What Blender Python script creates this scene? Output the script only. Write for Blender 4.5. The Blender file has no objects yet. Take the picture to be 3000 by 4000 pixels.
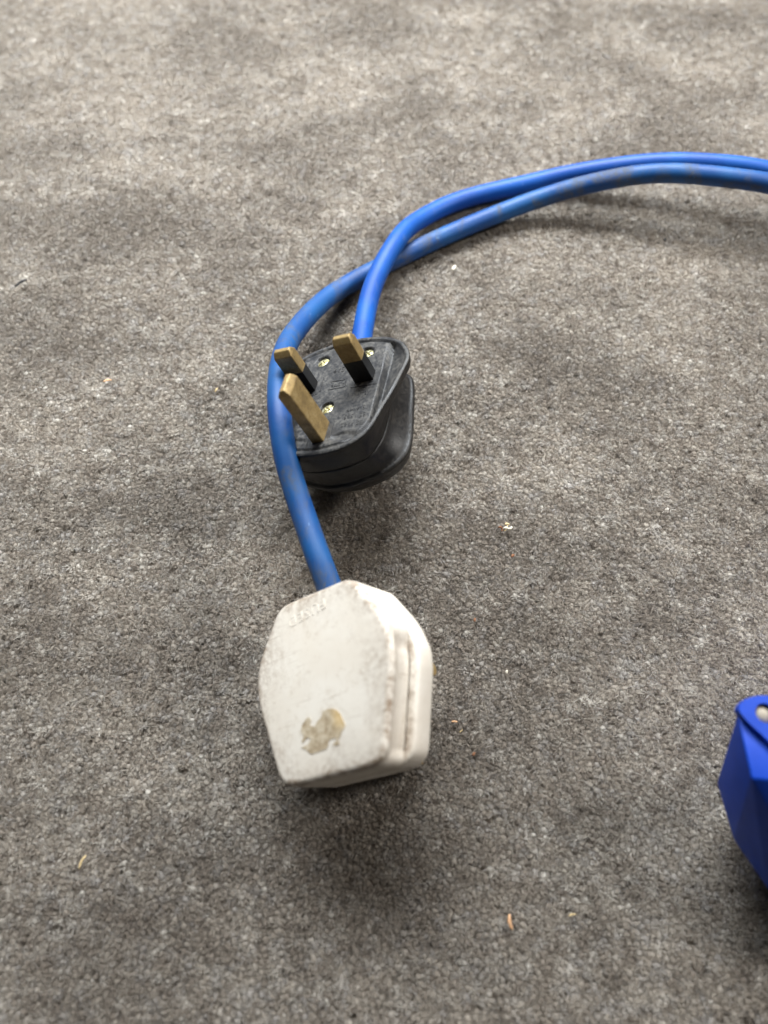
import bpy, bmesh, math, random
import numpy as np
from mathutils import Matrix, Vector
rad = math.radians
random.seed(7)
rng = np.random.default_rng(11)
SC = bpy.context.scene
COL = SC.collection

# ------------------------------------------------------------------ camera
PITCH = rad(66.0)          # looking down from the horizontal
CAM_H = 0.2335             # lens above the carpet (metres, everything is real size)
FPX = 2773.0               # focal length in pixels of the 3000 x 4000 photograph
cam_d = bpy.data.cameras.new("camera")
cam = bpy.data.objects.new("camera", cam_d)
COL.objects.link(cam)
cam.location = (0, 0, CAM_H)
cam.rotation_euler = (rad(90) - PITCH, 0, 0)
cam_d.sensor_fit = 'VERTICAL'
cam_d.sensor_height = 36.0
cam_d.sensor_width = 27.0
cam_d.lens = FPX / 4000.0 * 36.0
cam_d.clip_start = 0.005
cam_d.clip_end = 20.0
cam_d.dof.use_dof = True
cam_d.dof.focus_distance = 0.246
cam_d.dof.aperture_fstop = 5.8
SC.camera = cam

# ------------------------------------------------------------------ light (indoors: added low area lamps and room light)
world = bpy.data.worlds.new("World")
SC.world = world
world.use_nodes = True
bg = world.node_tree.nodes["Background"]
bg.inputs[0].default_value = (1.0, 0.95, 0.89, 1)
bg.inputs[1].default_value = 0.042


def area(name, loc, target, sx, sy, watts, col):
    d = bpy.data.lights.new(name, 'AREA')
    d.shape = 'RECTANGLE'
    d.size, d.size_y = sx, sy
    d.energy = watts
    d.color = col
    o = bpy.data.objects.new(name, d)
    COL.objects.link(o)
    o.location = loc
    o.rotation_euler = (Vector(target) - Vector(loc)).to_track_quat('-Z', 'Y').to_euler()
    return o


area("added_far_lamp", (-0.10, 0.62, 0.52), (-0.07, 0.325, 0), 0.80, 0.32, 6.0, (0.93, 0.97, 1.0)).data.spread = rad(72)   # added low lamp; narrowed spread imitates shade over the near carpet
area("added_side_lamp", (0.50, 0.26, 0.44), (0.08, 0.10, 0), 0.15, 0.15, 3.0, (1.0, 0.965, 0.92))  # low lamp added on the right for side light and long leftward shadows

SC.cycles.max_bounces = 6
SC.cycles.diffuse_bounces = 3
SC.cycles.glossy_bounces = 3
SC.view_settings.view_transform = 'Standard'
SC.view_settings.look = 'None'
SC.view_settings.exposure = 0.0
SC.view_settings.gamma = 1.0
SC.view_settings.use_curve_mapping = False


# ------------------------------------------------------------------ helpers
def S(c):                                  # sRGB 0-255 -> linear
    return tuple(((x / 255) / 12.92 if x / 255 <= 0.04045 else ((x / 255 + 0.055) / 1.055) ** 2.4) for x in c) + (1.0,)


class NT:
    def __init__(self, name):
        self.m = bpy.data.materials.new(name)
        self.m.use_nodes = True
        self.t = self.m.node_tree
        self.b = self.t.nodes["Principled BSDF"]

    def n(self, kind, **kw):
        x = self.t.nodes.new(kind)
        for k, v in kw.items():
            setattr(x, k, v)
        return x

    def l(self, a, b):
        self.t.links.new(a, b)

    def coord(self):
        if not hasattr(self, '_c'):
            self._c = self.n("ShaderNodeTexCoord")
        return self._c.outputs["Object"]

    def noise(self, scale, detail=4, rough=0.6, vec=None, dist=0.0):
        x = self.n("ShaderNodeTexNoise")
        x.inputs["Scale"].default_value = scale
        x.inputs["Detail"].default_value = detail
        x.inputs["Roughness"].default_value = rough
        x.inputs["Distortion"].default_value = dist
        self.l(vec if vec is not None else self.coord(), x.inputs["Vector"])
        return x.outputs["Fac"]

    def ramp(self, fac, *stops, interp='LINEAR'):
        x = self.n("ShaderNodeValToRGB")
        x.color_ramp.interpolation = interp
        e = x.color_ramp.elements
        while len(e) < len(stops):
            e.new(0.5)
        for i, (p, c) in enumerate(stops):
            e[i].position = p
            e[i].color = c if len(c) == 4 else tuple(c) + (1,)
        self.l(fac, x.inputs[0])
        return x.outputs[0]

    def mask(self, fac, a, b):
        x = self.n("ShaderNodeMapRange")
        x.interpolation_type = 'SMOOTHSTEP'
        x.inputs[1].default_value = a
        x.inputs[2].default_value = b
        self.l(fac, x.inputs[0])
        return x.outputs[0]

    def mix(self, fac, a, b, mode='MIX'):
        x = self.n("ShaderNodeMix", data_type='RGBA', blend_type=mode)
        for i, v in ((0, fac), (6, a), (7, b)):
            if isinstance(v, (int, float)):
                x.inputs[i].default_value = v
            elif isinstance(v, tuple):
                x.inputs[i].default_value = v
            else:
                self.l(v, x.inputs[i])
        return x.outputs[2]

    def math(self, op, a, b=None):
        x = self.n("ShaderNodeMath", operation=op)
        for i, v in ((0, a), (1, b)):
            if v is None:
                continue
            if isinstance(v, (int, float)):
                x.inputs[i].default_value = v
            else:
                self.l(v, x.inputs[i])
        return x.outputs[0]

    def bump(self, h, strength, dist):
        x = self.n("ShaderNodeBump")
        x.inputs["Strength"].default_value = strength
        x.inputs["Distance"].default_value = dist
        self.l(h, x.inputs["Height"])
        self.l(x.outputs[0], self.b.inputs["Normal"])

    def set(self, color=None, rough=None, metal=None, spec=None):
        for k, v in (("Base Color", color), ("Roughness", rough), ("Metallic", metal), ("Specular IOR Level", spec)):
            if v is None:
                continue
            if isinstance(v, (int, float, tuple)):
                self.b.inputs[k].default_value = v
            else:
                self.l(v, self.b.inputs[k])
        return self.m


def link(name, me, mat=None, parent=None, smooth=True):
    o = bpy.data.objects.new(name, me)
    COL.objects.link(o)
    if mat is not None:
        me.materials.append(mat)
    if smooth:
        me.polygons.foreach_set("use_smooth", [True] * len(me.polygons))
    if parent is not None:
        o.parent = parent
    return o


def mesh(name, V, F):
    me = bpy.data.meshes.new(name)
    me.from_pydata([tuple(map(float, v)) for v in V], [], [tuple(map(int, f)) for f in F])
    bm = bmesh.new()
    bm.from_mesh(me)
    bmesh.ops.recalc_face_normals(bm, faces=bm.faces)
    bm.to_mesh(me)
    bm.free()
    return me


def tag(o, label, cat, group=None):
    o["label"] = label
    o["category"] = cat
    if group:
        o["group"] = group
    return o


def empty(name, mat4):
    o = bpy.data.objects.new(name, None)
    o.empty_display_size = 0.01
    COL.objects.link(o)
    o.matrix_world = mat4
    return o


def bevel(o, w, seg=2, angle=30):
    m = o.modifiers.new("bevel", 'BEVEL')
    m.width = w
    m.segments = seg
    m.limit_method = 'ANGLE'
    m.angle_limit = rad(angle)
    m.harden_normals = False


def sharp(o, angle=35):
    me = o.data
    try:
        me.set_sharp_from_angle(angle=rad(angle))
    except Exception:
        pass


_s, _c = math.sin(PITCH), math.cos(PITCH)
CAMR = np.array([[1, 0, 0], [0, -_s, _c], [0, -_c, -_s]])     # camera (x right, y down, z ahead) -> world


def ground(u, v, lift=0.0):
    """Place in the room (metres) of a photo pixel, at a known height above the carpet."""
    d = CAMR @ np.array([(u - 1500) / FPX, (v - 2000) / FPX, 1.0])
    k = (lift - CAM_H) / d[2]
    return np.array([0, 0, CAM_H]) + k * d


def catmull(P, n, closed=False):
    P = np.asarray(P, float)
    m = len(P)
    out = []
    rngi = range(m if closed else m - 1)
    for i in rngi:
        if closed:
            p0, p1, p2, p3 = P[(i - 1) % m], P[i], P[(i + 1) % m], P[(i + 2) % m]
        else:
            p1, p2 = P[i], P[i + 1]
            p0 = P[i - 1] if i else 2 * p1 - p2
            p3 = P[i + 2] if i + 2 < m else 2 * p2 - p1
        # centripetal form
        t1 = max(np.linalg.norm(p1 - p0), 1e-9) ** .5
        t2 = t1 + max(np.linalg.norm(p2 - p1), 1e-9) ** .5
        t3 = t2 + max(np.linalg.norm(p3 - p2), 1e-9) ** .5
        for t in np.linspace(t1, t2, n, endpoint=False):
            a1 = (t1 - t) / t1 * p0 + t / t1 * p1
            a2 = (t2 - t) / (t2 - t1) * p1 + (t - t1) / (t2 - t1) * p2
            a3 = (t3 - t) / (t3 - t2) * p2 + (t - t2) / (t3 - t2) * p3
            b1 = (t2 - t) / t2 * a1 + t / t2 * a2
            b2 = (t3 - t) / (t3 - t1) * a2 + (t - t1) / (t3 - t1) * a3
            out.append((t2 - t) / (t2 - t1) * b1 + (t - t1) / (t2 - t1) * b2)
    if not closed:
        out.append(P[-1])
    return np.array(out)


def smoothpath(Q, it):
    for _ in range(it):
        Q[1:-1] = 0.5 * Q[1:-1] + 0.25 * (Q[:-2] + Q[2:])
    return Q


def tube(name, Q, r, mat, sides=20, parent=None, caps=True):
    Q = np.asarray(Q)
    n = len(Q)
    T = np.gradient(Q, axis=0)
    T /= np.linalg.norm(T, axis=1)[:, None]
    up = np.array([0, 0, 1.0])
    if abs(T[0] @ up) > 0.95:
        up = np.array([1.0, 0, 0])
    V, F = [], []
    N = np.cross(T[0], up)
    N /= np.linalg.norm(N)
    rr = np.broadcast_to(np.asarray(r, float), (n,))
    for i in range(n):
        N = N - T[i] * (N @ T[i])
        N /= np.linalg.norm(N)
        B = np.cross(T[i], N)
        for k in range(sides):
            a = 2 * math.pi * k / sides
            V.append(Q[i] + rr[i] * (math.cos(a) * N + math.sin(a) * B))
    for i in range(n - 1):
        for k in range(sides):
            k2 = (k + 1) % sides
            F.append((i * sides + k, i * sides + k2, (i + 1) * sides + k2, (i + 1) * sides + k))
    if caps:
        F.append(tuple(range(sides)))
        F.append(tuple((n - 1) * sides + k for k in range(sides)))
    return link(name, mesh(name, V, F), mat, parent)


def sstep(a, b, x):
    t = np.clip((np.asarray(x, float) - a) / (b - a), 0, 1)
    return t * t * (3 - 2 * t)


def text_mesh(s, size, depth, spacing=1.0):
    cu = bpy.data.curves.new("lettering", 'FONT')
    cu.body = s
    cu.size = size
    cu.extrude = depth
    cu.space_character = spacing
    cu.align_x = 'CENTER'
    cu.align_y = 'CENTER'
    cu.resolution_u = 3
    o = bpy.data.objects.new("lettering_tmp", cu)
    COL.objects.link(o)
    dg = bpy.context.evaluated_depsgraph_get()
    me = bpy.data.meshes.new_from_object(o.evaluated_get(dg))
    bpy.data.objects.remove(o)
    return me


MM = 0.001


def pose(R, t):
    m = Matrix(R).to_4x4()
    m.translation = Vector(t) * MM
    # re-orthonormalise
    q = m.to_quaternion()
    q.normalize()
    return Matrix.Translation(Vector(t) * MM) @ q.to_matrix().to_4x4()


# ------------------------------------------------------------------ materials
def m_carpet_tuft():
    a = NT("carpet_yarn")
    oi = a.n("ShaderNodeObjectInfo")
    g = a.n("ShaderNodeNewGeometry")
    at = a.n("ShaderNodeAttribute", attribute_name="tone")
    pick = a.math('FRACT', a.math('ADD', at.outputs["Fac"], oi.outputs["Random"]))
    base = a.ramp(pick,
                  (0.00, S((140, 130, 119))), (0.20, S((161, 151, 139))), (0.50, S((175, 166, 154))),
                  (0.70, S((181, 173, 162))), (0.82, S((174, 169, 164))), (0.93, S((192, 185, 175))), (1.0, S((214, 209, 200))))
    pos = g.outputs["Position"]
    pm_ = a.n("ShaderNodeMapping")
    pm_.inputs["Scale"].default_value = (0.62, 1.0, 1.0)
    pm_.inputs["Location"].default_value = (-6.5, -1.2, 0.0)  # heather pattern shifted so its dark patches also paint centre-right shade into colour
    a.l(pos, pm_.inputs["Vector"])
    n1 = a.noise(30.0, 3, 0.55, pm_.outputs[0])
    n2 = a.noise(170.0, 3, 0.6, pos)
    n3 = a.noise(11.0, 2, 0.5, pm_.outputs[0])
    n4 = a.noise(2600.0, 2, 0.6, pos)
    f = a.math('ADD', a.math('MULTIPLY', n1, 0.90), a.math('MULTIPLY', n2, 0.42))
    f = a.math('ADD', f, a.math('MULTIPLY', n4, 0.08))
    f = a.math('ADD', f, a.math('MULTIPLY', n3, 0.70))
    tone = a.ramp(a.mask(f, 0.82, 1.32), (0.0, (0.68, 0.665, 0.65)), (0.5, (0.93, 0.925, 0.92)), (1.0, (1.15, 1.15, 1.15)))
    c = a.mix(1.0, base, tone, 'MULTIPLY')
    a.b.inputs["Sheen Weight"].default_value = 0.3
    a.b.inputs["Sheen Roughness"].default_value = 0.5
    a.set(c, 0.92, 0.0, 0.12)
    tr = a.n("ShaderNodeBsdfTranslucent")
    a.l(c, tr.inputs["Color"])
    mx = a.n("ShaderNodeMixShader")
    mx.inputs[0].default_value = 0.30
    a.l(a.b.outputs[0], mx.inputs[1])
    a.l(tr.outputs[0], mx.inputs[2])
    a.l(mx.outputs[0], a.t.nodes["Material Output"].inputs["Surface"])
    return a.m


def m_carpet_backing():
    a = NT("carpet_backing")
    n1 = a.noise(420.0, 4, 0.7)
    n2 = a.noise(20.0, 3, 0.6)
    c = a.mix(a.mask(n1, 0.35, 0.65), S((132, 123, 113)), S((168, 159, 148)))
    c = a.mix(a.math('MULTIPLY', a.mask(n2, 0.3, 0.7), 0.35), c, S((112, 104, 95)))
    a.bump(n1, 0.8, 0.002)
    return a.set(c, 0.95, 0.0, 0.1)


def m_cable(name, base, deep, smear, amount, lo, hi):
    a = NT(name)
    co = a.coord()
    mp = a.n("ShaderNodeMapping")
    mp.inputs["Scale"].default_value = (1.0, 0.45, 1.0)
    a.l(co, mp.inputs["Vector"])
    n1 = a.noise(85.0, 5, 0.65, mp.outputs[0], 0.6)
    n2 = a.noise(900.0, 3, 0.7, mp.outputs[0])
    n3 = a.noise(60.0, 2, 0.5)
    n4 = a.noise(2600.0, 2, 0.6)
    c = a.mix(a.mask(n3, 0.35, 0.65), base, deep)
    dirt = a.math('MULTIPLY', a.mask(n1, lo, hi), a.math('ADD', 0.35, a.math('MULTIPLY', a.mask(n2, 0.36, 0.64), 0.65)))
    c = a.mix(a.math('MULTIPLY', dirt, amount), c, smear)
    scuff = a.math('MULTIPLY', a.mask(a.noise(330.0, 4, 0.7, mp.outputs[0]), 0.66, 0.74), 0.45 * amount)
    c = a.mix(scuff, c, S((130, 170, 215)))
    r = a.math('ADD', 0.50, a.math('MULTIPLY', dirt, 0.3))
    a.bump(a.math('ADD', n4, a.math('MULTIPLY', n2, 1.5)), 0.12, 0.0004)
    return a.set(c, r, 0.0, 0.32)


def m_rubber(dusty):
    a = NT("black_rubber_dusty" if dusty else "black_rubber")
    n1 = a.noise(140.0, 5, 0.7)
    n2 = a.noise(900.0, 4, 0.7)
    n3 = a.noise(2600.0, 2, 0.6)
    d = a.math('MULTIPLY', a.mask(n1, 0.34, 0.66), a.mask(n2, 0.32, 0.68))
    c = a.mix(a.math('MULTIPLY', d, 0.85 if dusty else 0.28), S((13, 13, 14)) if not dusty else S((33, 34, 37)), S((104, 101, 96)) if dusty else S((96, 88, 78)))
    a.bump(a.math('ADD', n3, n2), 0.25, 0.0003)
    r = a.math('ADD', 0.40, a.math('MULTIPLY', d, 0.4))
    return a.set(c, r, 0.0, 0.42)


def m_brass():
    a = NT("tarnished_brass")
    n1 = a.noise(300.0, 5, 0.7)
    n2 = a.noise(1500.0, 4, 0.7)
    c = a.ramp(n1, (0.30, S((120, 100, 66))), (0.52, S((154, 130, 84))), (0.72, S((178, 156, 112))))
    c = a.mix(a.math('MULTIPLY', a.mask(n2, 0.5, 0.7), 0.4), c, S((88, 72, 50)))
    a.bump(n2, 0.25, 0.0002)
    return a.set(c, a.math('ADD', 0.36, a.math('MULTIPLY', n2, 0.3)), 0.42, 0.5)


def m_screw():
    a = NT("screw_brass_plated")
    n = a.noise(1200.0, 3)
    c = a.ramp(n, (0.35, S((176, 168, 120))), (0.65, S((232, 226, 190))))
    return a.set(c, 0.32, 0.85, 0.5)


def m_white(name="grubby_white_plastic", k=1.0):
    a = NT(name)
    at = a.n("ShaderNodeAttribute", attribute_name="grime")
    g = at.outputs["Fac"]
    n1 = a.noise(95.0, 6, 0.72, None, 0.8)
    n2 = a.noise(620.0, 5, 0.75)
    n3 = a.noise(45.0, 3, 0.6)
    n5 = a.noise(230.0, 5, 0.7, None, 1.5)
    c = a.mix(a.mask(n3, 0.35, 0.65), S((222, 213, 199)), S((228, 221, 209)))
    film = a.math('MULTIPLY', a.mask(n1, 0.46, 0.74), a.mask(n2, 0.36, 0.66))
    c = a.mix(a.math('MULTIPLY', film, 0.50 * k), c, S((156, 132, 102)))
    wisps = a.math('MULTIPLY', a.mask(n5, 0.56, 0.68), 0.30 * k)
    c = a.mix(wisps, c, S((176, 160, 136)))
    mp = a.n("ShaderNodeMapping")
    mp.inputs["Rotation"].default_value = (0, 0, 0.9)
    mp.inputs["Scale"].default_value = (60, 1100, 60)
    a.l(a.coord(), mp.inputs["Vector"])
    scr = a.math('MULTIPLY', a.mask(a.noise(1.0, 3, 0.6, mp.outputs[0], 0.4), 0.63, 0.68), a.mask(n3, 0.40, 0.60))
    c = a.mix(a.math('MULTIPLY', scr, 0.35), c, S((150, 130, 104)))
    edge = a.math('MULTIPLY', g, a.math('MULTIPLY', a.mask(n1, 0.30, 0.62), a.mask(n2, 0.28, 0.62)))
    c = a.mix(a.math('MULTIPLY', edge, 0.95), c, S((120, 94, 68)))
    a.bump(n2, 0.12, 0.0003)
    return a.set(c, a.math('ADD', 0.42, a.math('MULTIPLY', film, 0.3)), 0.0, 0.42)


def m_residue():
    a = NT("glue_residue")
    co = a.coord()
    n1 = a.noise(420.0, 5, 0.7)
    n2 = a.noise(1500.0, 3, 0.7)
    c = a.ramp(n1, (0.32, S((146, 126, 100))), (0.50, S((184, 168, 142))), (0.68, S((208, 196, 174))))
    sp = a.n("ShaderNodeSeparateXYZ")
    a.l(co, sp.inputs[0])
    yel = a.math('MULTIPLY', a.mask(sp.outputs[0], 0.0018, 0.0052), a.mask(a.math('ADD', sp.outputs[1], a.math('MULTIPLY', n1, 0.004)), -0.0145, -0.0105))
    c = a.mix(a.math('MULTIPLY', yel, 0.6), c, S((220, 188, 130)))
    a.bump(n1, 0.5, 0.0004)
    return a.set(c, a.math('ADD', 0.25, a.math('MULTIPLY', n2, 0.4)), 0.0, 0.45)


def m_plain(name, rgb, rough, spec=0.4, var=0.0, scale=400.0):
    a = NT(name)
    c = S(rgb)
    n = a.noise(scale, 4, 0.65)
    lo = tuple(x * (1 - var) for x in c[:3]) + (1,)
    hi = tuple(min(1, x * (1 + var)) for x in c[:3]) + (1,)
    col = a.mix(a.mask(n, 0.3, 0.7), lo, hi)
    a.bump(a.noise(scale * 5, 2, 0.6), 0.08, 0.0003)
    return a.set(col, rough, 0.0, spec)


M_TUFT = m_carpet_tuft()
M_BACK = m_carpet_backing()
M_CLEAN = m_cable("clean_blue_cable", S((9, 76, 152)), S((7, 64, 138)), S((74, 96, 136)), 0.5, 0.56, 0.72)
M_WORN = m_cable("worn_blue_cable", S((26, 78, 132)), S((17, 64, 122)), S((76, 80, 84)), 0.85, 0.45, 0.63)
M_RUB = m_rubber(False)
M_RUBD = m_rubber(True)
M_BRASS = m_brass()
M_SCREW = m_screw()
M_WHITE = m_white()
M_WHITE2 = m_white("cleaner_white_plastic", 0.25)
M_RES = m_residue()
M_SLEEVE = m_plain("pin_sleeve", (20, 20, 21), 0.40, 0.4, 0.4, 900.0)
M_BLUE = m_plain("blue_moulded_plastic", (14, 68, 184), 0.48, 0.36, 0.08, 120.0)
M_CREAM = m_plain("cream_screw_cap", (176, 166, 148), 0.5, 0.4, 0.1)

# ------------------------------------------------------------------ carpet
bmc = bmesh.new()
bmesh.ops.create_grid(bmc, x_segments=40, y_segments=40, size=1.5)
for v in bmc.verts:
    v.co.y += 0.3
    v.co.z = -0.0027
me = bpy.data.meshes.new("carpet")
bmc.to_mesh(me)
bmc.free()
carpet = link("carpet", me, M_BACK)
carpet["kind"] = "structure"

tcol = bpy.data.collections.new("tuft_variants")
NVAR = 12
SP = 0.00195


def tuft(rr, V, F, T, cx, cy):
    """one cut yarn end: a low soft core and fibres fanning out of it"""
    tone = rr.uniform()
    lx, ly = rr.normal(0, 0.20, 2)
    sc = rr.uniform(0.80, 1.14)
    dz = rr.normal(0, 0.00014)
    i_start = len(V)

    def add(p):
        z = p[2] * rr.uniform(0.98, 1.02)
        V.append((cx + p[0] * sc + lx * (z + 0.003), cy + p[1] * sc + ly * (z + 0.003), z + dz))
    rings = [(-0.0050, 0.00080), (-0.0030, 0.00104), (-0.0015, 0.00110), (-0.0008, 0.00086), (-0.00045, 0.00042)]
    ns = 8
    for zi, (z, r) in enumerate(rings):
        for j in range(ns):
            a = 2 * math.pi * j / ns + 0.4 * zi
            q = r * rr.uniform(0.76, 1.24)
            add((q * math.cos(a), q * math.sin(a), z + rr.normal(0, 0.00012)))
    for i in range(len(rings) - 1):
        for j in range(ns):
            F.append((i_start + i * ns + j, i_start + i * ns + (j + 1) % ns, i_start + (i + 1) * ns + (j + 1) % ns, i_start + (i + 1) * ns + j))
    F.append(tuple(i_start + (len(rings) - 1) * ns + j for j in range(ns)))
    for _ in range(42):
        a = rr.uniform(0, 2 * math.pi)
        r0 = 0.00098 * math.sqrt(rr.uniform())
        p0 = np.array([r0 * math.cos(a), r0 * math.sin(a), -0.0018])
        out = np.array([math.cos(a), math.sin(a), 0]) * rr.uniform(0.0, 0.65) + rr.normal(0, 0.28, 3) * np.array([1, 1, 0])
        L = rr.uniform(0.0016, 0.0025)
        p1 = p0 + np.array([out[0] * L * .35, out[1] * L * .35, L * .60])
        p2 = p1 + np.array([out[0] * L * .60, out[1] * L * .60, L * rr.uniform(.04, .32)])
        b = rr.uniform(0, math.pi)
        w = np.array([math.cos(b), math.sin(b), 0]) * rr.uniform(0.00007, 0.00012)
        i0 = len(V)
        for p in (p0 - w, p0 + w, p1 - w, p1 + w, p2 - w * .5, p2 + w * .5):
            add(p)
        F.append((i0, i0 + 1, i0 + 3, i0 + 2))
        F.append((i0 + 2, i0 + 3, i0 + 5, i0 + 4))
    T.extend([tone] * (len(V) - i_start))


for k in range(NVAR):
    rr = np.random.default_rng(100 + k)
    V, F, T = [], [], []
    for q in range(7):
        if q == 0:
            tx, ty = rr.normal(0, SP * 0.15, 2)
        else:
            a = 2 * math.pi * q / 6
            tx = SP * math.cos(a) + rr.normal(0, SP * 0.2)
            ty = SP * math.sin(a) + rr.normal(0, SP * 0.2)
        tuft(rr, V, F, T, tx, ty)
    tm = bpy.data.meshes.new("tuft")
    tm.from_pydata(V, [], F)
    ta = tm.attributes.new("tone", 'FLOAT', 'POINT')
    ta.data.foreach_set("value", np.array(T, np.float32))
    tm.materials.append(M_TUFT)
    tm.polygons.foreach_set("use_smooth", [True] * len(tm.polygons))
    tcol.objects.link(bpy.data.objects.new("tuft_%d" % k, tm))

CS = SP * 2.30
xs = np.arange(-0.33, 0.33, CS)
ys = np.arange(-0.12, 0.56, CS * 0.866)
gx, gy = np.meshgrid(xs, ys)
gx = gx + (np.arange(len(ys)) % 2)[:, None] * CS * 0.5
gx = (gx + rng.normal(0, CS * 0.07, gx.shape)).ravel()
gy = (gy + rng.normal(0, CS * 0.07, gy.shape)).ravel()
NP = len(gx)


def waves(x, y, f, seed, n=10):
    r = np.random.default_rng(seed)
    o = np.zeros_like(x)
    for _ in range(n):
        k = r.normal(0, f, 2)
        o += np.sin(k[0] * x + k[1] * y + r.uniform(0, 6.28))
    return o / math.sqrt(n / 2)


gz = 0.00015 * waves(gx, gy, 45, 1) + rng.normal(0, 0.00005, NP) - 0.0006
leanx = 0.03 * waves(gx, gy, 55, 2) + rng.normal(0, 0.03, NP)
leany = 0.03 * waves(gx, gy, 45, 3) + rng.normal(0, 0.03, NP)
pm = bpy.data.meshes.new("carpet_pile")
pm.vertices.add(NP)
pm.vertices.foreach_set("co", np.c_[gx, gy, gz].astype(np.float32).ravel())
at = pm.attributes.new("rot", 'FLOAT_VECTOR', 'POINT')
at.data.foreach_set("vector", np.c_[leanx, leany, rng.uniform(0, 6.283, NP)].astype(np.float32).ravel())
at = pm.attributes.new("scl", 'FLOAT_VECTOR', 'POINT')
sx = rng.uniform(0.95, 1.12, NP)
at.data.foreach_set("vector", np.c_[sx, sx * rng.uniform(0.95, 1.06, NP), rng.uniform(0.9, 1.1, NP)].astype(np.float32).ravel())
at = pm.attributes.new("var", 'INT', 'POINT')
at.data.foreach_set("value", rng.integers(0, NVAR, NP).astype(np.int32))
pile = bpy.data.objects.new("carpet_pile", pm)
COL.objects.link(pile)
pile.parent = carpet
pile["kind"] = "stuff"
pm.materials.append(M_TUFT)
ng = bpy.data.node_groups.new("pile_instances", 'GeometryNodeTree')
ng.interface.new_socket("Geometry", in_out='INPUT', socket_type='NodeSocketGeometry')
ng.interface.new_socket("Geometry", in_out='OUTPUT', socket_type='NodeSocketGeometry')
N = ng.nodes
gi, go = N.new("NodeGroupInput"), N.new("NodeGroupOutput")
iop = N.new("GeometryNodeInstanceOnPoints")
ci = N.new("GeometryNodeCollectionInfo")
ci.inputs["Collection"].default_value = tcol
ci.inputs["Separate Children"].default_value = True
ci.inputs["Reset Children"].default_value = True
iop.inputs["Pick Instance"].default_value = True


def nattr(nm, ty):
    x = N.new("GeometryNodeInputNamedAttribute")
    x.data_type = ty
    x.inputs["Name"].default_value = nm
    return x.outputs["Attribute"]


L = ng.links
L.new(gi.outputs[0], iop.inputs["Points"])
L.new(ci.outputs[0], iop.inputs["Instance"])
L.new(nattr("var", 'INT'), iop.inputs["Instance Index"])
L.new(nattr("rot", 'FLOAT_VECTOR'), iop.inputs["Rotation"])
L.new(nattr("scl", 'FLOAT_VECTOR'), iop.inputs["Scale"])
L.new(iop.outputs[0], go.inputs[0])
pile.modifiers.new("pile", 'NODES').node_group = ng

# ------------------------------------------------------------------ the black plug, on its back, pins up
BR = [[0.8959, 0.1837, -0.4046], [-0.0963, 0.9692, 0.2267], [0.4338, -0.1642, 0.8859]]
BT = (-16.17, 136.99, 32.68 + (CAM_H * 1000 - 233))
MB = pose(BR, BT)
black = tag(empty("black_plug", MB), "black rubber three-pin plug lying on its back with brass pins pointing up", "plug")
CX, CY = 0.0, -5.0
NA = 160
ANG = np.linspace(0, 2 * math.pi, NA, endpoint=False)


def radial(half, cy=CY):
    """right half outline, cable end first, mirrored and resampled by angle -> radius"""
    half = np.array(half, float)
    left = half[1:-1][::-1] * [-1, 1]
    P = catmull(np.r_[half, left], 14, True) - [0, cy]
    a = np.mod(np.arctan2(P[:, 1], P[:, 0]), 2 * math.pi)
    r = np.linalg.norm(P, axis=1)
    o = np.argsort(a)
    return np.interp(ANG, np.r_[a[o] - 2 * math.pi, a[o], a[o] + 2 * math.pi], np.r_[r[o], r[o], r[o]])


RF = radial([(0, 20.8), (10.5, 19.6), (17.2, 17.3), (21.6, 14.2), (24.9, 9.2), (25.8, 5), (24.6, -1), (22.3, -9.9), (20.3, -15.8), (19, -20.3), (17.3, -24.3), (14.6, -27.3), (9.9, -29.8), (3.3, -31.1), (0, -31.2)])
RG = radial([(0, 19), (9, 18.6), (15, 17.8), (17.9, 15.5), (19.6, 10.5), (21.5, -1.5), (23.2, -13.7), (22.8, -19.4), (20.2, -24), (15.6, -27.6), (9, -30.2), (4.5, -31.5), (0, -31.7)])
RW = radial([(0, 19.3), (9, 18.6), (14.5, 16.5), (16.8, 12), (17, 5), (17.2, -2), (18, -9), (18.2, -14), (17.5, -21), (14.6, -27.2), (9.8, -29.8), (4, -31.1), (0, -31.3)])


def loft(levels, cx=0.0, cy=CY, cap_top=False, cap_bot=True):
    V, F = [], []
    for z, r in levels:
        V += [(MM * (cx + r[k] * math.cos(ANG[k])), MM * (cy + r[k] * math.sin(ANG[k])), MM * z) for k in range(NA)]
    for i in range(len(levels) - 1):
        for k in range(NA):
            k2 = (k + 1) % NA
            F.append((i * NA + k, i * NA + k2, (i + 1) * NA + k2, (i + 1) * NA + k))
    if cap_top:
        F.append(tuple(range(NA)))
    if cap_bot:
        F.append(tuple((len(levels) - 1) * NA + k for k in range(NA)))
    return V, F


def mixr(a, b, t):
    return a * (1 - t) + b * t


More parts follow.
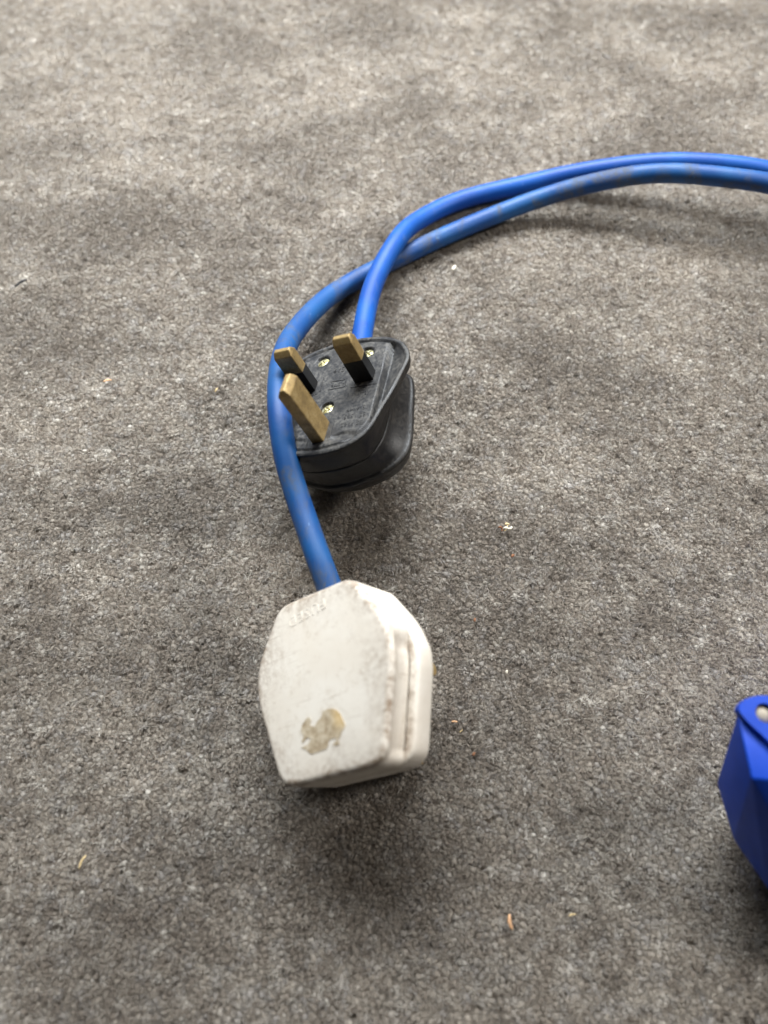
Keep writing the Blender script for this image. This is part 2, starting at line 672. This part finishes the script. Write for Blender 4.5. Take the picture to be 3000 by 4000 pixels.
# pin face as a relief, then the wall down to the seam
SCREWS = [(-8.6, 12.2), (8.9, 12.2), (-0.6, -11.4)]
V, F = [], []
NR = 90
svals = 1 - np.linspace(0, 1, NR) ** 1.0 * 0.995
for i, s in enumerate(svals):
    x = s * RF * np.cos(ANG)
    y = CY + s * RF * np.sin(ANG)
    d = (1 - s) * RF
    z = -0.75 * (sstep(1.5, 1.9, d) - sstep(2.3, 2.8, d)) - 0.12 * sstep(2.3, 2.8, d)
    z -= 0.35 * (1 - sstep(0, 0.5, d))
    ax = np.abs(x)
    pk = sstep(16.9, 17.5, ax) * sstep(-24.0, -21.5, y) * (1 - sstep(14.3, 15.4, y)) * sstep(1.0, 1.9, d)
    ramp = np.clip((ax - 17.4) / np.maximum(ax + d - 17.4 - 1.2, 0.3), 0, 1)
    z = z * (1 - pk) + pk * (-3.4 + 2.9 * ramp)
    # shallow dished areas either side of the earth pin
    for ex in (9.0, -9.0):
        e = ((x - ex) / 5.0) ** 2 + ((y + 25.2) / 2.0) ** 2
        z -= 0.7 * (1 - sstep(0.3, 1.1, e))
    for (qx, qy) in SCREWS:
        q = np.hypot(x - qx, y - qy)
        z = z - 2.3 * (1 - sstep(2.15, 2.5, q))
    V += [(MM * x[k], MM * y[k], MM * z[k]) for k in range(NA)]
for i in range(NR - 1):
    for k in range(NA):
        k2 = (k + 1) % NA
        F.append((i * NA + k, i * NA + k2, (i + 1) * NA + k2, (i + 1) * NA + k))
F.append(tuple((NR - 1) * NA + k for k in range(NA)))
face = link("pin_face", mesh("pin_face", V, F), M_RUBD, black)
flash = np.array([0.12 * abs(waves(np.array([math.cos(a) * 3]), np.array([math.sin(a) * 3]), 9, 4)[0]) for a in ANG])
lev = [(-0.35, RF), (-0.7, RF + flash * 0.6 + 0.12), (-1.4, RF * 0.997), (-2.6, RF * 0.988)]
for t in np.linspace(0.12, 1, 8):
    lev.append((-2.6 - 6.1 * t, mixr(RF * 0.988, RW, float(sstep(0, 1, t)))))
lev += [(-8.95, RW - 0.35), (-9.3, RW - 0.9)]
V, F = loft(lev, cap_bot=True)
base = link("base", mesh("base", V, F), M_RUB, black)
lev = [(-9.0, RW - 0.9), (-9.05, RW - 0.3), (-9.3, RW - 0.02)]
for t in np.linspace(0.1, 1, 8):
    lev.append((-9.3 - 7.6 * t, mixr(RW, RG * 0.955, float(t ** 1.5))))
lev += [(-17.0, RG * 0.972), (-17.25, RG * 0.992), (-17.7, RG), (-18.4, RG), (-18.8, RG * 0.99), (-19.2, RG * 0.965), (-21.5, RG * 0.93), (-25.0, RG * 0.84), (-28.0, RG * 0.70),
        (-30.2, RG * 0.50), (-31.4, RG * 0.28), (-31.8, RG * 0.05)]
V, F = loft(lev, cap_top=True)
cover = link("cover", mesh("cover", V, F), M_RUB, black)
cover["label"] = "flared rubber back cover with dusty waist grip"


def pin_mesh(w, t, L, along, z0=-1.5):
    """rectangular pin; 'along' = 'y' chamfers the tip across y, 'x' across x"""
    V, F = [], []
    rows = [(z0, 1, 1), (L - 1.9, 1, 1), (L - 0.75, .62, .94), (L, .34, .86)]
    for z, a, b in rows:
        fx, fy = (b, a) if along == 'y' else (a, b)
        for sx_, sy_ in ((-1, -1), (1, -1), (1, 1), (-1, 1)):
            V.append((MM * sx_ * w / 2 * fx, MM * sy_ * t / 2 * fy, MM * z))
    for i in range(3):
        for k in range(4):
            F.append((i * 4 + k, i * 4 + (k + 1) % 4, i * 4 + 4 + (k + 1) % 4, i * 4 + 4 + k))
    F += [(3, 2, 1, 0), (12, 13, 14, 15)]
    return mesh("pin", V, F)


def sleeve_mesh(w, t, L):
    V = [(MM * a * w / 2, MM * b * t / 2, MM * z) for z in (-1.4, L) for a, b in ((-1, -1), (1, -1), (1, 1), (-1, 1))]
    F = [(3, 2, 1, 0), (4, 5, 6, 7)] + [(k, (k + 1) % 4, 4 + (k + 1) % 4, 4 + k) for k in range(4)]
    return mesh("sleeve", V, F)


LNM = pin_mesh(6.8, 4.25, 17.8, 'y')
EM = pin_mesh(4.35, 8.3, 22.8, 'x')
SLM = sleeve_mesh(6.88, 4.33, 8.75)
for m_, mt in ((LNM, M_BRASS), (EM, M_BRASS), (SLM, M_SLEEVE)):
    m_.materials.append(mt)


def put(name, me_, parent, loc=(0, 0, 0), rot=(0, 0, 0), bev=None):
    o = bpy.data.objects.new(name, me_)
    COL.objects.link(o)
    o.parent = parent
    o.location = Vector(loc) * MM
    o.rotation_euler = rot
    if bev:
        bevel(o, bev)
    return o


for x in (-11.1, 11.1):
    p = put("pin", LNM, black, (x, 0, 0), bev=0.0003)
    put("insulating_sleeve", SLM, p, bev=0.0002)
put("earth_pin", EM, black, (0, -22.2, 0), bev=0.0003)["label"] = "longer earth pin, brass to its root"


def screw_mesh(slot_ang):
    """round head with a straight slot and a smaller cross slot"""
    n = 28
    bm = bmesh.new()
    g = 41
    R = 2.2
    V, F, idx = [], [], {}
    for i in range(g):
        for j in range(g):
            x = -R + 2 * R * i / (g - 1)
            y = -R + 2 * R * j / (g - 1)
            q = math.hypot(x, y)
            if q > R + 0.03:
                continue
            a = math.cos(slot_ang) * x + math.sin(slot_ang) * y
            b = -math.sin(slot_ang) * x + math.cos(slot_ang) * y
            z = 0.35 * (1 - (q / R) ** 2)
            z -= 0.6 * float(1 - sstep(0.24, 0.40, abs(b)))
            z -= 0.5 * float(1 - sstep(0.22, 0.38, abs(a))) * float(1 - sstep(1.0, 1.2, q))
            idx[i, j] = len(V)
            V.append((MM * x, MM * y, MM * z))
    for i in range(g - 1):
        for j in range(g - 1):
            k = [(i, j), (i + 1, j), (i + 1, j + 1), (i, j + 1)]
            if all(q in idx for q in k):
                F.append([idx[q] for q in k])
    bm.free()
    me_ = mesh("screw", V, F)
    me_.materials.append(M_SCREW)
    me_.polygons.foreach_set("use_smooth", [True] * len(me_.polygons))
    return me_


for (x, y), a in zip(SCREWS, (0.5, -0.7, 0.9)):
    put("screw", screw_mesh(a), black, (x, y, -1.05))

for s, x, y, sz in (("13 AMP", 11.6, -14.1, 2.5), ("BS 1363", 11.3, -17.2, 2.5), ("BS 1362", 10.9, -20.4, 2.5), ("L", 12.5, -7.1, 4.2), ("519", -0.3, 6.0, 3.0), ("ASTA", 0.9, -1.2, 2.4), ("N", -9.2, -6.5, 3.2)):
    t = text_mesh(s, sz * MM, 0.16 * MM)
    t.materials.append(M_RUBD)
    put("lettering", t, black, (x, y, -0.12), (0, 0, math.pi))
for (x0, y0), (x1, y1) in (((6.6, -4.0), (16.1, -4.2)), ((-2.2, -2.95), (4.1, -3.0)), ((-5.6, -2.8), (-5.6, 3.3)), ((-2.3, 0.7), (3.7, 0.6)), ((3.7, 0.6), (4.1, -3.0)), ((3.9, -17.6), (4.0, -24.9)), ((-4.0, -28.5), (-4.05, -18.0)), ((16.3, 3.5), (16.2, -4.3)), ((-6.6, -4.0), (-16.1, -4.2))):
    dx, dy = x1 - x0, y1 - y0
    Ln = math.hypot(dx, dy)
    V = [(MM * a * Ln / 2, MM * b * 0.16, MM * z) for z in (-0.3, 0.16) for a, b in ((-1, -1), (1, -1), (1, 1), (-1, 1))]
    F = [(3, 2, 1, 0), (4, 5, 6, 7)] + [(k, (k + 1) % 4, 4 + (k + 1) % 4, 4 + k) for k in range(4)]
    r_ = mesh("moulded_rib", V, F)
    r_.materials.append(M_RUBD)
    put("moulded_rib", r_, black, ((x0 + x1) / 2, (y0 + y1) / 2, -0.1), (0, 0, math.atan2(dy, dx)))

# ------------------------------------------------------------------ the white plug, standing on its pins
WR = [[0.7898, -0.1334, -0.5987], [0.1378, 0.9897, -0.0388], [0.5977, -0.0519, 0.8]]
WT = (-17.69, 37.99, 34.92 + (CAM_H * 1000 - 233))
MW = pose(WR, WT)
white = tag(empty("white_plug", MW), "grubby white plastic plug tilted face down on its pins with glue patch on its back", "plug")


def rounded(poly, r, n=9):
    """polygon with each corner rounded by r (list or value)"""
    P = np.array(poly, float)
    out = []
    for i in range(len(P)):
        a, b, c = P[i - 1], P[i], P[(i + 1) % len(P)]
        ri = r[i] if hasattr(r, '__len__') else r
        u = (a - b) / np.linalg.norm(a - b)
        w = (c - b) / np.linalg.norm(c - b)
        d = min(ri, 0.45 * np.linalg.norm(a - b), 0.45 * np.linalg.norm(c - b))
        for t in np.linspace(0, 1, n):
            out.append((1 - t) ** 2 * (b + u * d) + 2 * t * (1 - t) * b + t * t * (b + w * d))
    return np.array(out)


NA_W = 220
WANG = np.linspace(0, 2 * math.pi, NA_W, endpoint=False)
WPOLY = [(14.2, 25.7), (26.9, 6.2), (18.1, -26.4), (-18.1, -26.4), (-27.6, 6.2), (-14.2, 25.7)]
P = rounded(WPOLY, [4, 13, 5.5, 5.5, 13, 4])
# gentle bow of the earth end
a_ = np.mod(np.arctan2(P[:, 1], P[:, 0]), 2 * math.pi)
# densify
PD = np.concatenate([np.linspace(P[i], P[(i + 1) % len(P)], 8, endpoint=False) for i in range(len(P))])
a_ = np.mod(np.arctan2(PD[:, 1], PD[:, 0]), 2 * math.pi)
o_ = np.argsort(a_)
rw_ = np.linalg.norm(PD, axis=1)
RWH = np.interp(WANG, np.r_[a_[o_] - 2 * math.pi, a_[o_], a_[o_] + 2 * math.pi], np.r_[rw_[o_]] .tolist() * 3)
OX, OY = RWH * np.cos(WANG), RWH * np.sin(WANG)
# outward normals of the outline
TX, TY = np.roll(OX, -1) - np.roll(OX, 1), np.roll(OY, -1) - np.roll(OY, 1)
TL = np.hypot(TX, TY)
NX, NY = TY / TL, -TX / TL
GRIP = sstep(-26.0, -23.0, OY) * (1 - sstep(3.0, 8.5, OY)) * sstep(14, 17.5, np.abs(OX))


def white_shell(name, levels, cap_first, cap_last, grime, mat):
    V, F, G = [], [], []
    for (z, ins, gri), gr in zip(levels, grime):
        i_ = (ins if ins > 0 else ins * GRIP) + gri * GRIP
        for k in range(NA_W):
            V.append((MM * (OX[k] - NX[k] * i_[k]), MM * (OY[k] - NY[k] * i_[k]), MM * z))
            G.append(gr)
    for i in range(len(levels) - 1):
        for k in range(NA_W):
            k2 = (k + 1) % NA_W
            F.append((i * NA_W + k, i * NA_W + k2, (i + 1) * NA_W + k2, (i + 1) * NA_W + k))
    if cap_first:
        # dished fan with rings, slightly crowned
        prev = 0
        first = list(range(NA_W))
        z0, ins0, _g = levels[0]
        for f_ in (0.9, 0.75, 0.5, 0.2):
            st = len(V)
            for k in range(NA_W):
                x = (OX[k] - NX[k] * ins0) * f_
                y = (OY[k] - NY[k] * ins0) * f_
                V.append((MM * x, MM * y, MM * (z0 + 0.55 * (1 - f_ * f_))))
                G.append(grime[0] * max(0, (f_ - 0.6) / 0.4) * 0.8)
            cur = list(range(st, st + NA_W))
            for k in range(NA_W):
                k2 = (k + 1) % NA_W
                F.append((first[k], first[k2], cur[k2], cur[k]))
            first = cur
        F.append(tuple(first))
    if cap_last:
        F.append(tuple((len(levels) - 1) * NA_W + k for k in range(NA_W)))
    me_ = mesh(name, V, F)
    at_ = me_.attributes.new("grime", 'FLOAT', 'POINT')
    at_.data.foreach_set("value", np.array(G, np.float32))
    return link(name, me_, mat, white)


lv = [(-0.30, 2.0, 0), (-0.36, 1.45, 0), (-0.62, 0.85, 0), (-1.05, 0.42, 0), (-1.7, 0.18, 0.05), (-2.8, 0.06, 0.3), (-3.4, 0.05, 1.2), (-4.0, 0.0, 1.9), (-8.8, 0.0, 1.9), (-10.2, 0.0, 1.8), (-10.5, 0.05, 1.8), (-10.75, 0.35, 1.8), (-11.0, 1.4, 0.8)]
gr = [0.55, 0.85, 0.95, 0.95, 0.7, 0.3, 0.15, 0.1, 0.1, 0.1, 0.2, 0.5, 0.9]
wcover = white_shell("cover", lv, True, True, gr, M_WHITE)
lv = [(-10.9, 1.8, 0), (-10.95, 0.35, -0.1), (-11.1, -0.55, 0), (-11.5, -0.85, 0), (-13.0, -0.95, 0), (-17.5, -1.0, 0), (-18.5, -0.7, 0), (-19.1, 0.1, 0), (-19.5, 0.9, 0), (-19.6, 2.0, 0)]
gr = [0.9, 0.7, 0.3, 0.1, 0.04, 0.04, 0.15, 0.4, 0.5, 0.3]
wbase = white_shell("base", lv, False, True, gr, M_WHITE2)
WF = Matrix.Rotation(math.pi, 4, 'Y')
for x in (-11.1, 11.1):
    p = put("pin", LNM, white, (x + 1.0, 2.9, -19.6), (0, math.pi, 0), bev=0.0003)
put("earth_pin", EM, white, (1.0, -18.4, -19.6), (0, math.pi, 0), bev=0.0003)

t = text_mesh("FUSED", 4.5 * MM, 0.20 * MM, 1.22)
t.materials.append(M_WHITE)
put("lettering", t, white, (-2.9, 19.9, -0.23), (0.05, 0, math.pi + rad(7)))["label"] = "raised word FUSED upside down near the cable end"
RES = [(-5.59, -9.63), (-4.56, -10.21), (-4.52, -11.01), (-5.01, -11.7), (-4.26, -12.26), (-3.19, -12.39), (-2.26, -11.41), (-0.98, -10.81), (-0.34, -10.06), (0.17, -9.19), (1.53, -9.0), (3.22, -9.24), (4.82, -10.01), (5.83, -11.17), (6.61, -12.99), (7.15, -14.54), (6.4, -15.34), (5.67, -16.04), (5.03, -16.95), (4.25, -17.5), (4.39, -18.8), (2.24, -18.55), (2.83, -18.01), (3.8, -17.2), (2.07, -16.9), (0.94, -17.53), (0.57, -18.4), (-0.18, -19.11), (-1.62, -19.11), (-3.76, -19.26), (-5.37, -19.33), (-6.62, -18.51), (-7.73, -17.51), (-8.9, -16.99), (-7.93, -16.89), (-6.11, -16.48), (-5.31, -15.38), (-6.2, -14.9), (-7.35, -15.35), (-8.23, -15.85), (-8.6, -15.48), (-7.79, -14.37), (-8.31, -12.88), (-8.0, -11.35), (-7.08, -10.55)]
RP = catmull([p_ for p_ in RES], 3, True)
bm = bmesh.new()


def back_z(x, y):
    f = math.hypot(x, y) / float(np.interp(math.atan2(y, x) % (2 * math.pi), WANG, RWH - 2.0))
    return -0.30 + 0.55 * (1 - f * f)


vs = [bm.verts.new((MM * x, MM * y, MM * (back_z(x, y) + 0.02))) for x, y in RP]
f_ = bm.faces.new(vs)
bmesh.ops.recalc_face_normals(bm, faces=[f_])
e_ = bmesh.ops.extrude_face_region(bm, geom=[f_])
top_ = [v for v in e_['geom'] if isinstance(v, bmesh.types.BMVert)]
for v in top_:
    v.co.z += 0.11 * MM
bmesh.ops.triangulate(bm, faces=[x for x in bm.faces if len(x.verts) > 4])
bmesh.ops.recalc_face_normals(bm, faces=bm.faces)
rm = bpy.data.meshes.new("glue_residue")
bm.to_mesh(rm)
bm.free()
ro = link("glue_residue", rm, M_RES, white, smooth=False)
ro["label"] = "ragged tan and yellow patch of old glue"

# ------------------------------------------------------------------ the two cables
RC = 0.0039


def from_plug(M, p):
    return np.array(M @ (Vector(p) * MM))


w_px = [(1262, 2230, 30), (1182, 2000, 30), (1119, 1799, 33), (1093, 1631, 36), (1089, 1495, 33), (1104, 1395, 27), (1141, 1310, 20), (1250, 1187, 9.5), (1346, 1118, 4.8),
        (1550, 1011, 3.4), (1743, 919, 3.4), (1936, 839, 4.4), (2093, 780, 7), (2262, 728, 12), (2500, 681, 18), (2669, 677, 21), (2886, 699, 23), (2990, 714, 23),
        (3180, 760, 21), (3400, 850, 15), (3650, 1000, 8), (3900, 1200, 3.8), (4100, 1500, 3.6)]
WP = [from_plug(MW, (0.5, 15, -10.5)), from_plug(MW, (0.2, 22, -10.5))] + [ground(u, v, z * MM) for u, v, z in w_px]
QW = smoothpath(catmull(WP, 14), 30)
tag(tube("cable", QW, RC, M_WORN, 22), "worn dull blue cable with grey smudges running into the white plug", "cable")

c_px = [(1416, 1300, 18), (1446, 1150, 14.5), (1484, 1054, 12.6), (1540, 955, 11.6), (1590, 893, 9), (1650, 852, 6), (1743, 803, 4), (1863, 763, 3.6), (2045, 722, 4.8), (2189, 688, 6.6),
        (2300, 667, 9), (2500, 640, 13), (2669, 633, 16), (2886, 648, 18), (2990, 666, 18), (3180, 712, 16), (3400, 800, 11), (3650, 940, 5), (3900, 1130, 3.8), (4150, 1420, 3.6)]
CP = [from_plug(MB, (0, 12, -9)), from_plug(MB, (0, 19, -9))] + [ground(u, v, z * MM) for u, v, z in c_px]
QC = smoothpath(catmull(CP, 14), 26)
tag(tube("cable", QC, RC, M_CLEAN, 22), "brighter clean blue cable running into the black plug", "cable")
D = np.linalg.norm(QW[:, None, :] - QC[None], axis=2)
print("cable gap mm", round(D.min() * 1000, 2), "at", QW[np.unravel_index(D.argmin(), D.shape)[0]].round(3))

# ------------------------------------------------------------------ the blue trailing socket at the right edge
sock = tag(empty("blue_socket", Matrix.Translation((0.135, 0.005, 0))), "bright blue angular plastic socket cut off by the right edge", "socket")
HS = [tuple(ground(u, v, z * MM) * 1000) for u, v, z in ((2800, 3060, 20), (2865, 3280, 17), (3000, 3475, 15), (2880, 2790, 43), (2935, 3040, 44), (3050, 3050, 44.5))]
HS += [(136, -44, 1), (176, -42, 0), (178, 20, 0), (136, 24, 0), (170, 8, 42), (170, 32, 41), (104, 30, 42), (96.5, 28.8, 42.6)]
bm = bmesh.new()
for x, y, z in HS:
    bm.verts.new((MM * (x - 135), MM * (y - 5), MM * z))
r_ = bmesh.ops.convex_hull(bm, input=bm.verts)
bmesh.ops.delete(bm, geom=[v for v in bm.verts if not v.link_faces], context='VERTS')
bmesh.ops.dissolve_limit(bm, angle_limit=rad(6), verts=bm.verts, edges=bm.edges)
bmesh.ops.recalc_face_normals(bm, faces=bm.faces)
sm = bpy.data.meshes.new("body")
bm.to_mesh(sm)
bm.free()
so = link("body", sm, M_BLUE, sock)
bevel(so, 0.0034, 6, 15)
# lid: plate with a rounded end and a fixing hole
lid_px = catmull([(3300, 2735), (3120, 2720), (3000, 2717), (2945, 2720), (2908, 2736), (2887, 2768), (2905, 2802), (3000, 2893), (3160, 3046)], 5)
out = [tuple(ground(u, v, 0.0452)[:2] * 1000) for u, v in lid_px] + [(164, 9.0), (168, 28.0)]
hole_c, hole_r = tuple(ground(2990, 2786, 0.0452)[:2] * 1000), 2.5
bm = bmesh.new()
ov = [bm.verts.new((MM * (x - 135), MM * (y - 5), 0)) for x, y in out]
hv = [bm.verts.new((MM * (hole_c[0] - 135 + hole_r * math.cos(a)), MM * (hole_c[1] - 5 + hole_r * math.sin(a)), 0)) for a in np.linspace(0, 2 * math.pi, 24, endpoint=False)]
ed = [bm.edges.new((ov[i], ov[(i + 1) % len(ov)])) for i in range(len(ov))] + [bm.edges.new((hv[i], hv[(i + 1) % 24])) for i in range(24)]
bmesh.ops.triangle_fill(bm, use_beauty=True, use_dissolve=False, edges=ed)
g_ = bmesh.ops.extrude_face_region(bm, geom=list(bm.faces))
for v in g_['geom']:
    if isinstance(v, bmesh.types.BMVert):
        v.co.z += 0.0028
bmesh.ops.recalc_face_normals(bm, faces=bm.faces)
lm_ = bpy.data.meshes.new("lid")
bm.to_mesh(lm_)
bm.free()
lo = link("lid", lm_, M_BLUE, sock, smooth=False)
lo.location = (0, 0, 0.0424)
bevel(lo, 0.0007, 3, 40)
n_ = 24
V = [(MM * (hole_c[0] - 135 + 2.35 * math.cos(a)), MM * (hole_c[1] - 5 + 2.35 * math.sin(a)), z) for z in (0.041, 0.0440) for a in np.linspace(0, 2 * math.pi, n_, endpoint=False)]
V.append((MM * (hole_c[0] - 135), MM * (hole_c[1] - 5), 0.0443))
F = [(k, (k + 1) % n_, n_ + (k + 1) % n_, n_ + k) for k in range(n_)] + [(n_ + k, n_ + (k + 1) % n_, 2 * n_) for k in range(n_)]
link("screw_cap", mesh("screw_cap", V, F), M_CREAM, sock)

# ------------------------------------------------------------------ crumbs and slivers on the carpet
M_STRAW = m_plain("dry_straw", (206, 182, 136), 0.7, 0.3, 0.25, 900.0)
M_PEACH = m_plain("peach_splinter", (214, 168, 128), 0.7, 0.3, 0.2, 900.0)
M_RUST = m_plain("rusty_chip", (132, 92, 66), 0.75, 0.3, 0.3, 900.0)
M_DARK = m_plain("dark_chip", (34, 32, 32), 0.6, 0.4, 0.3, 900.0)
M_PALE = m_plain("pale_chip", (222, 214, 196), 0.7, 0.3, 0.15, 900.0)


def sliver(name, label, u, v, Lmm, wmm, img_ang, mat, cat, seed):
    """a bent, tapered flake lying on the pile"""
    r = np.random.default_rng(seed)
    p = ground(u, v, 0.0012 if mat is M_DARK else 0.0006)
    n = 6
    V, F = [], []
    for i in range(n):
        t = i / (n - 1) - 0.5
        w = wmm * (0.35 + 0.65 * math.cos(t * 2.6)) * r.uniform(0.8, 1.15) / 2
        bow = 0.10 * Lmm * (0.25 - t * t) * 4 * r.uniform(.5, 1)
        for sgn, zz in ((-1, 0), (1, 0), (1, .35 * wmm), (-1, .35 * wmm)):
            V.append((MM * t * Lmm, MM * (sgn * w + bow), MM * (zz + r.normal(0, .04) + 0.25 * Lmm * .12 * math.sin(3 * t))))
    for i in range(n - 1):
        for k in range(4):
            F.append((i * 4 + k, i * 4 + (k + 1) % 4, i * 4 + 4 + (k + 1) % 4, i * 4 + 4 + k))
    F += [(3, 2, 1, 0), tuple((n - 1) * 4 + k for k in range(4))]
    o = link(name, mesh(name, V, F), mat)
    o.location = tuple(p)
    o.rotation_euler = (0, r.uniform(-.15, .15), rad(img_ang))
    return tag(o, label, cat)


for i, a in enumerate([
    ("black_sliver", "thin black sliver on the carpet near the left edge", 82, 1107, 5.6, 1.1, 38, M_DARK, "sliver"),
    ("dark_speck", "small dark speck on the carpet below the lifted blue cables", 2598, 937, 1.7, 1.2, 70, M_DARK, "speck"),
    ("pale_chip", "pale seed-like chip on the carpet just below the crossing cables", 1774, 1048, 2.6, 1.2, 62, M_PALE, "chip"),
    ("tan_sliver", "tan sliver on the carpet left of the black plug", 420, 1488, 3.4, 0.7, 5, M_PEACH, "sliver"),
    ("straw_chip", "tiny pointed straw chip just left of the loop in the worn cable", 846, 1524, 2.0, 0.7, 62, M_STRAW, "chip"),
    ("rusty_speck", "rust brown speck just below the curly dried stalk", 2003, 2172, 1.5, 1.0, 40, M_RUST, "speck"),
    ("rusty_flake", "rust brown flake right of the white plug's cable end", 1855, 2422, 1.3, 0.8, 80, M_RUST, "flake"),
    ("orange_splinter", "short orange splinter right of the white plug's lower half", 1775, 2820, 1.9, 0.55, 0, M_PEACH, "splinter"),
    ("straw_fragment", "short pale straw fragment just below the orange splinter", 1801, 2857, 1.2, 0.4, 40, M_STRAW, "fragment"),
    ("brown_crumb", "brown crumb beside the white plug's lowest corner", 1851, 2946, 1.2, 0.9, 60, M_RUST, "crumb"),
    ("straw_sliver", "slim pale straw lying at the lower left of the carpet", 322, 3368, 3.9, 0.65, 68, M_STRAW, "straw"),
    ("peach_splinter", "peach wood splinter near the bottom, below and right of the white plug", 1995, 3602, 4.0, 1.0, 100, M_PEACH, "splinter"),
    ("tan_fragment", "small tan fragment right of the peach wood splinter", 2235, 3575, 2.2, 0.55, 15, M_STRAW, "fragment"),
    ("white_crumb", "tiny white crumb right of the white plug's pin", 1980, 2625, 1.2, 0.7, 85, M_PALE, "crumb"),
]):
    sliver(*a, seed=200 + i)

# the curly dried stalk
dp = ground(1985, 2060, 0.0006)
stalk = tag(empty("dried_stalk", Matrix.Translation(Vector(dp))), "curly tan and orange dried stalk on the carpet right of the plugs", "stalk")


def twig(name, px, r, mat):
    Q = catmull([ground(u, v, (0.8 + 0.5 * math.sin(u * .3)) * MM) - dp for u, v in px], 6)
    n = len(Q)
    rr_ = r * MM * (0.45 + 0.55 * np.sin(np.linspace(0.25, 2.9, n)))
    return tube(name, Q, rr_, mat, 7, stalk)


twig("stem", [(1972, 2050), (1980, 2043), (1982, 2055), (1978, 2068), (1970, 2074)], 0.24, M_STRAW)
twig("leaf", [(1967, 2066), (1975, 2062), (1985, 2067), (1994, 2065), (1999, 2058)], 0.55, M_PALE)
twig("leaf", [(1973, 2048), (1980, 2046), (1990, 2048)], 0.32, M_STRAW)
o_ = twig("curl", [(1946, 2062), (1953, 2058), (1960, 2063), (1962, 2070), (1959, 2074)], 0.38, M_RUST)

# loose hairs teased out of the pile
V, F = [], []
r = np.random.default_rng(5)
for _ in range(420):
    x, y = r.uniform(-0.2, 0.2), r.uniform(-0.05, 0.42)
    a = r.uniform(0, 6.28)
    kap = r.normal(0, 320)
    p = np.array([x, y, r.uniform(-0.0006, 0.0004)])
    n = 9
    st = r.uniform(0.0004, 0.0010)
    ph = r.uniform(0, 6.28)
    i0 = len(V)
    for j in range(n):
        w = 0.000035
        nx, ny = -math.sin(a) * w, math.cos(a) * w
        z = p[2] + 0.0006 * math.sin(math.pi * j / (n - 1)) + 0.0002 * math.sin(ph + j)
        V += [(p[0] + nx, p[1] + ny, z), (p[0] - nx, p[1] - ny, z), (p[0], p[1], z + 1.6 * w)]
        p = p + np.array([math.cos(a), math.sin(a), 0]) * st
        a += kap * st + r.normal(0, 0.12)
    for j in range(n - 1):
        b = i0 + 3 * j
        for q in range(3):
            q2 = (q + 1) % 3
            F.append((b + q, b + q2, b + 3 + q2, b + 3 + q))
hairs = link("loose_fibres", mesh("loose_fibres", V, F), m_plain("loose_fibre", (196, 188, 174), 0.8, 0.2, 0.1))
hairs["kind"] = "stuff"
hairs.parent = carpet
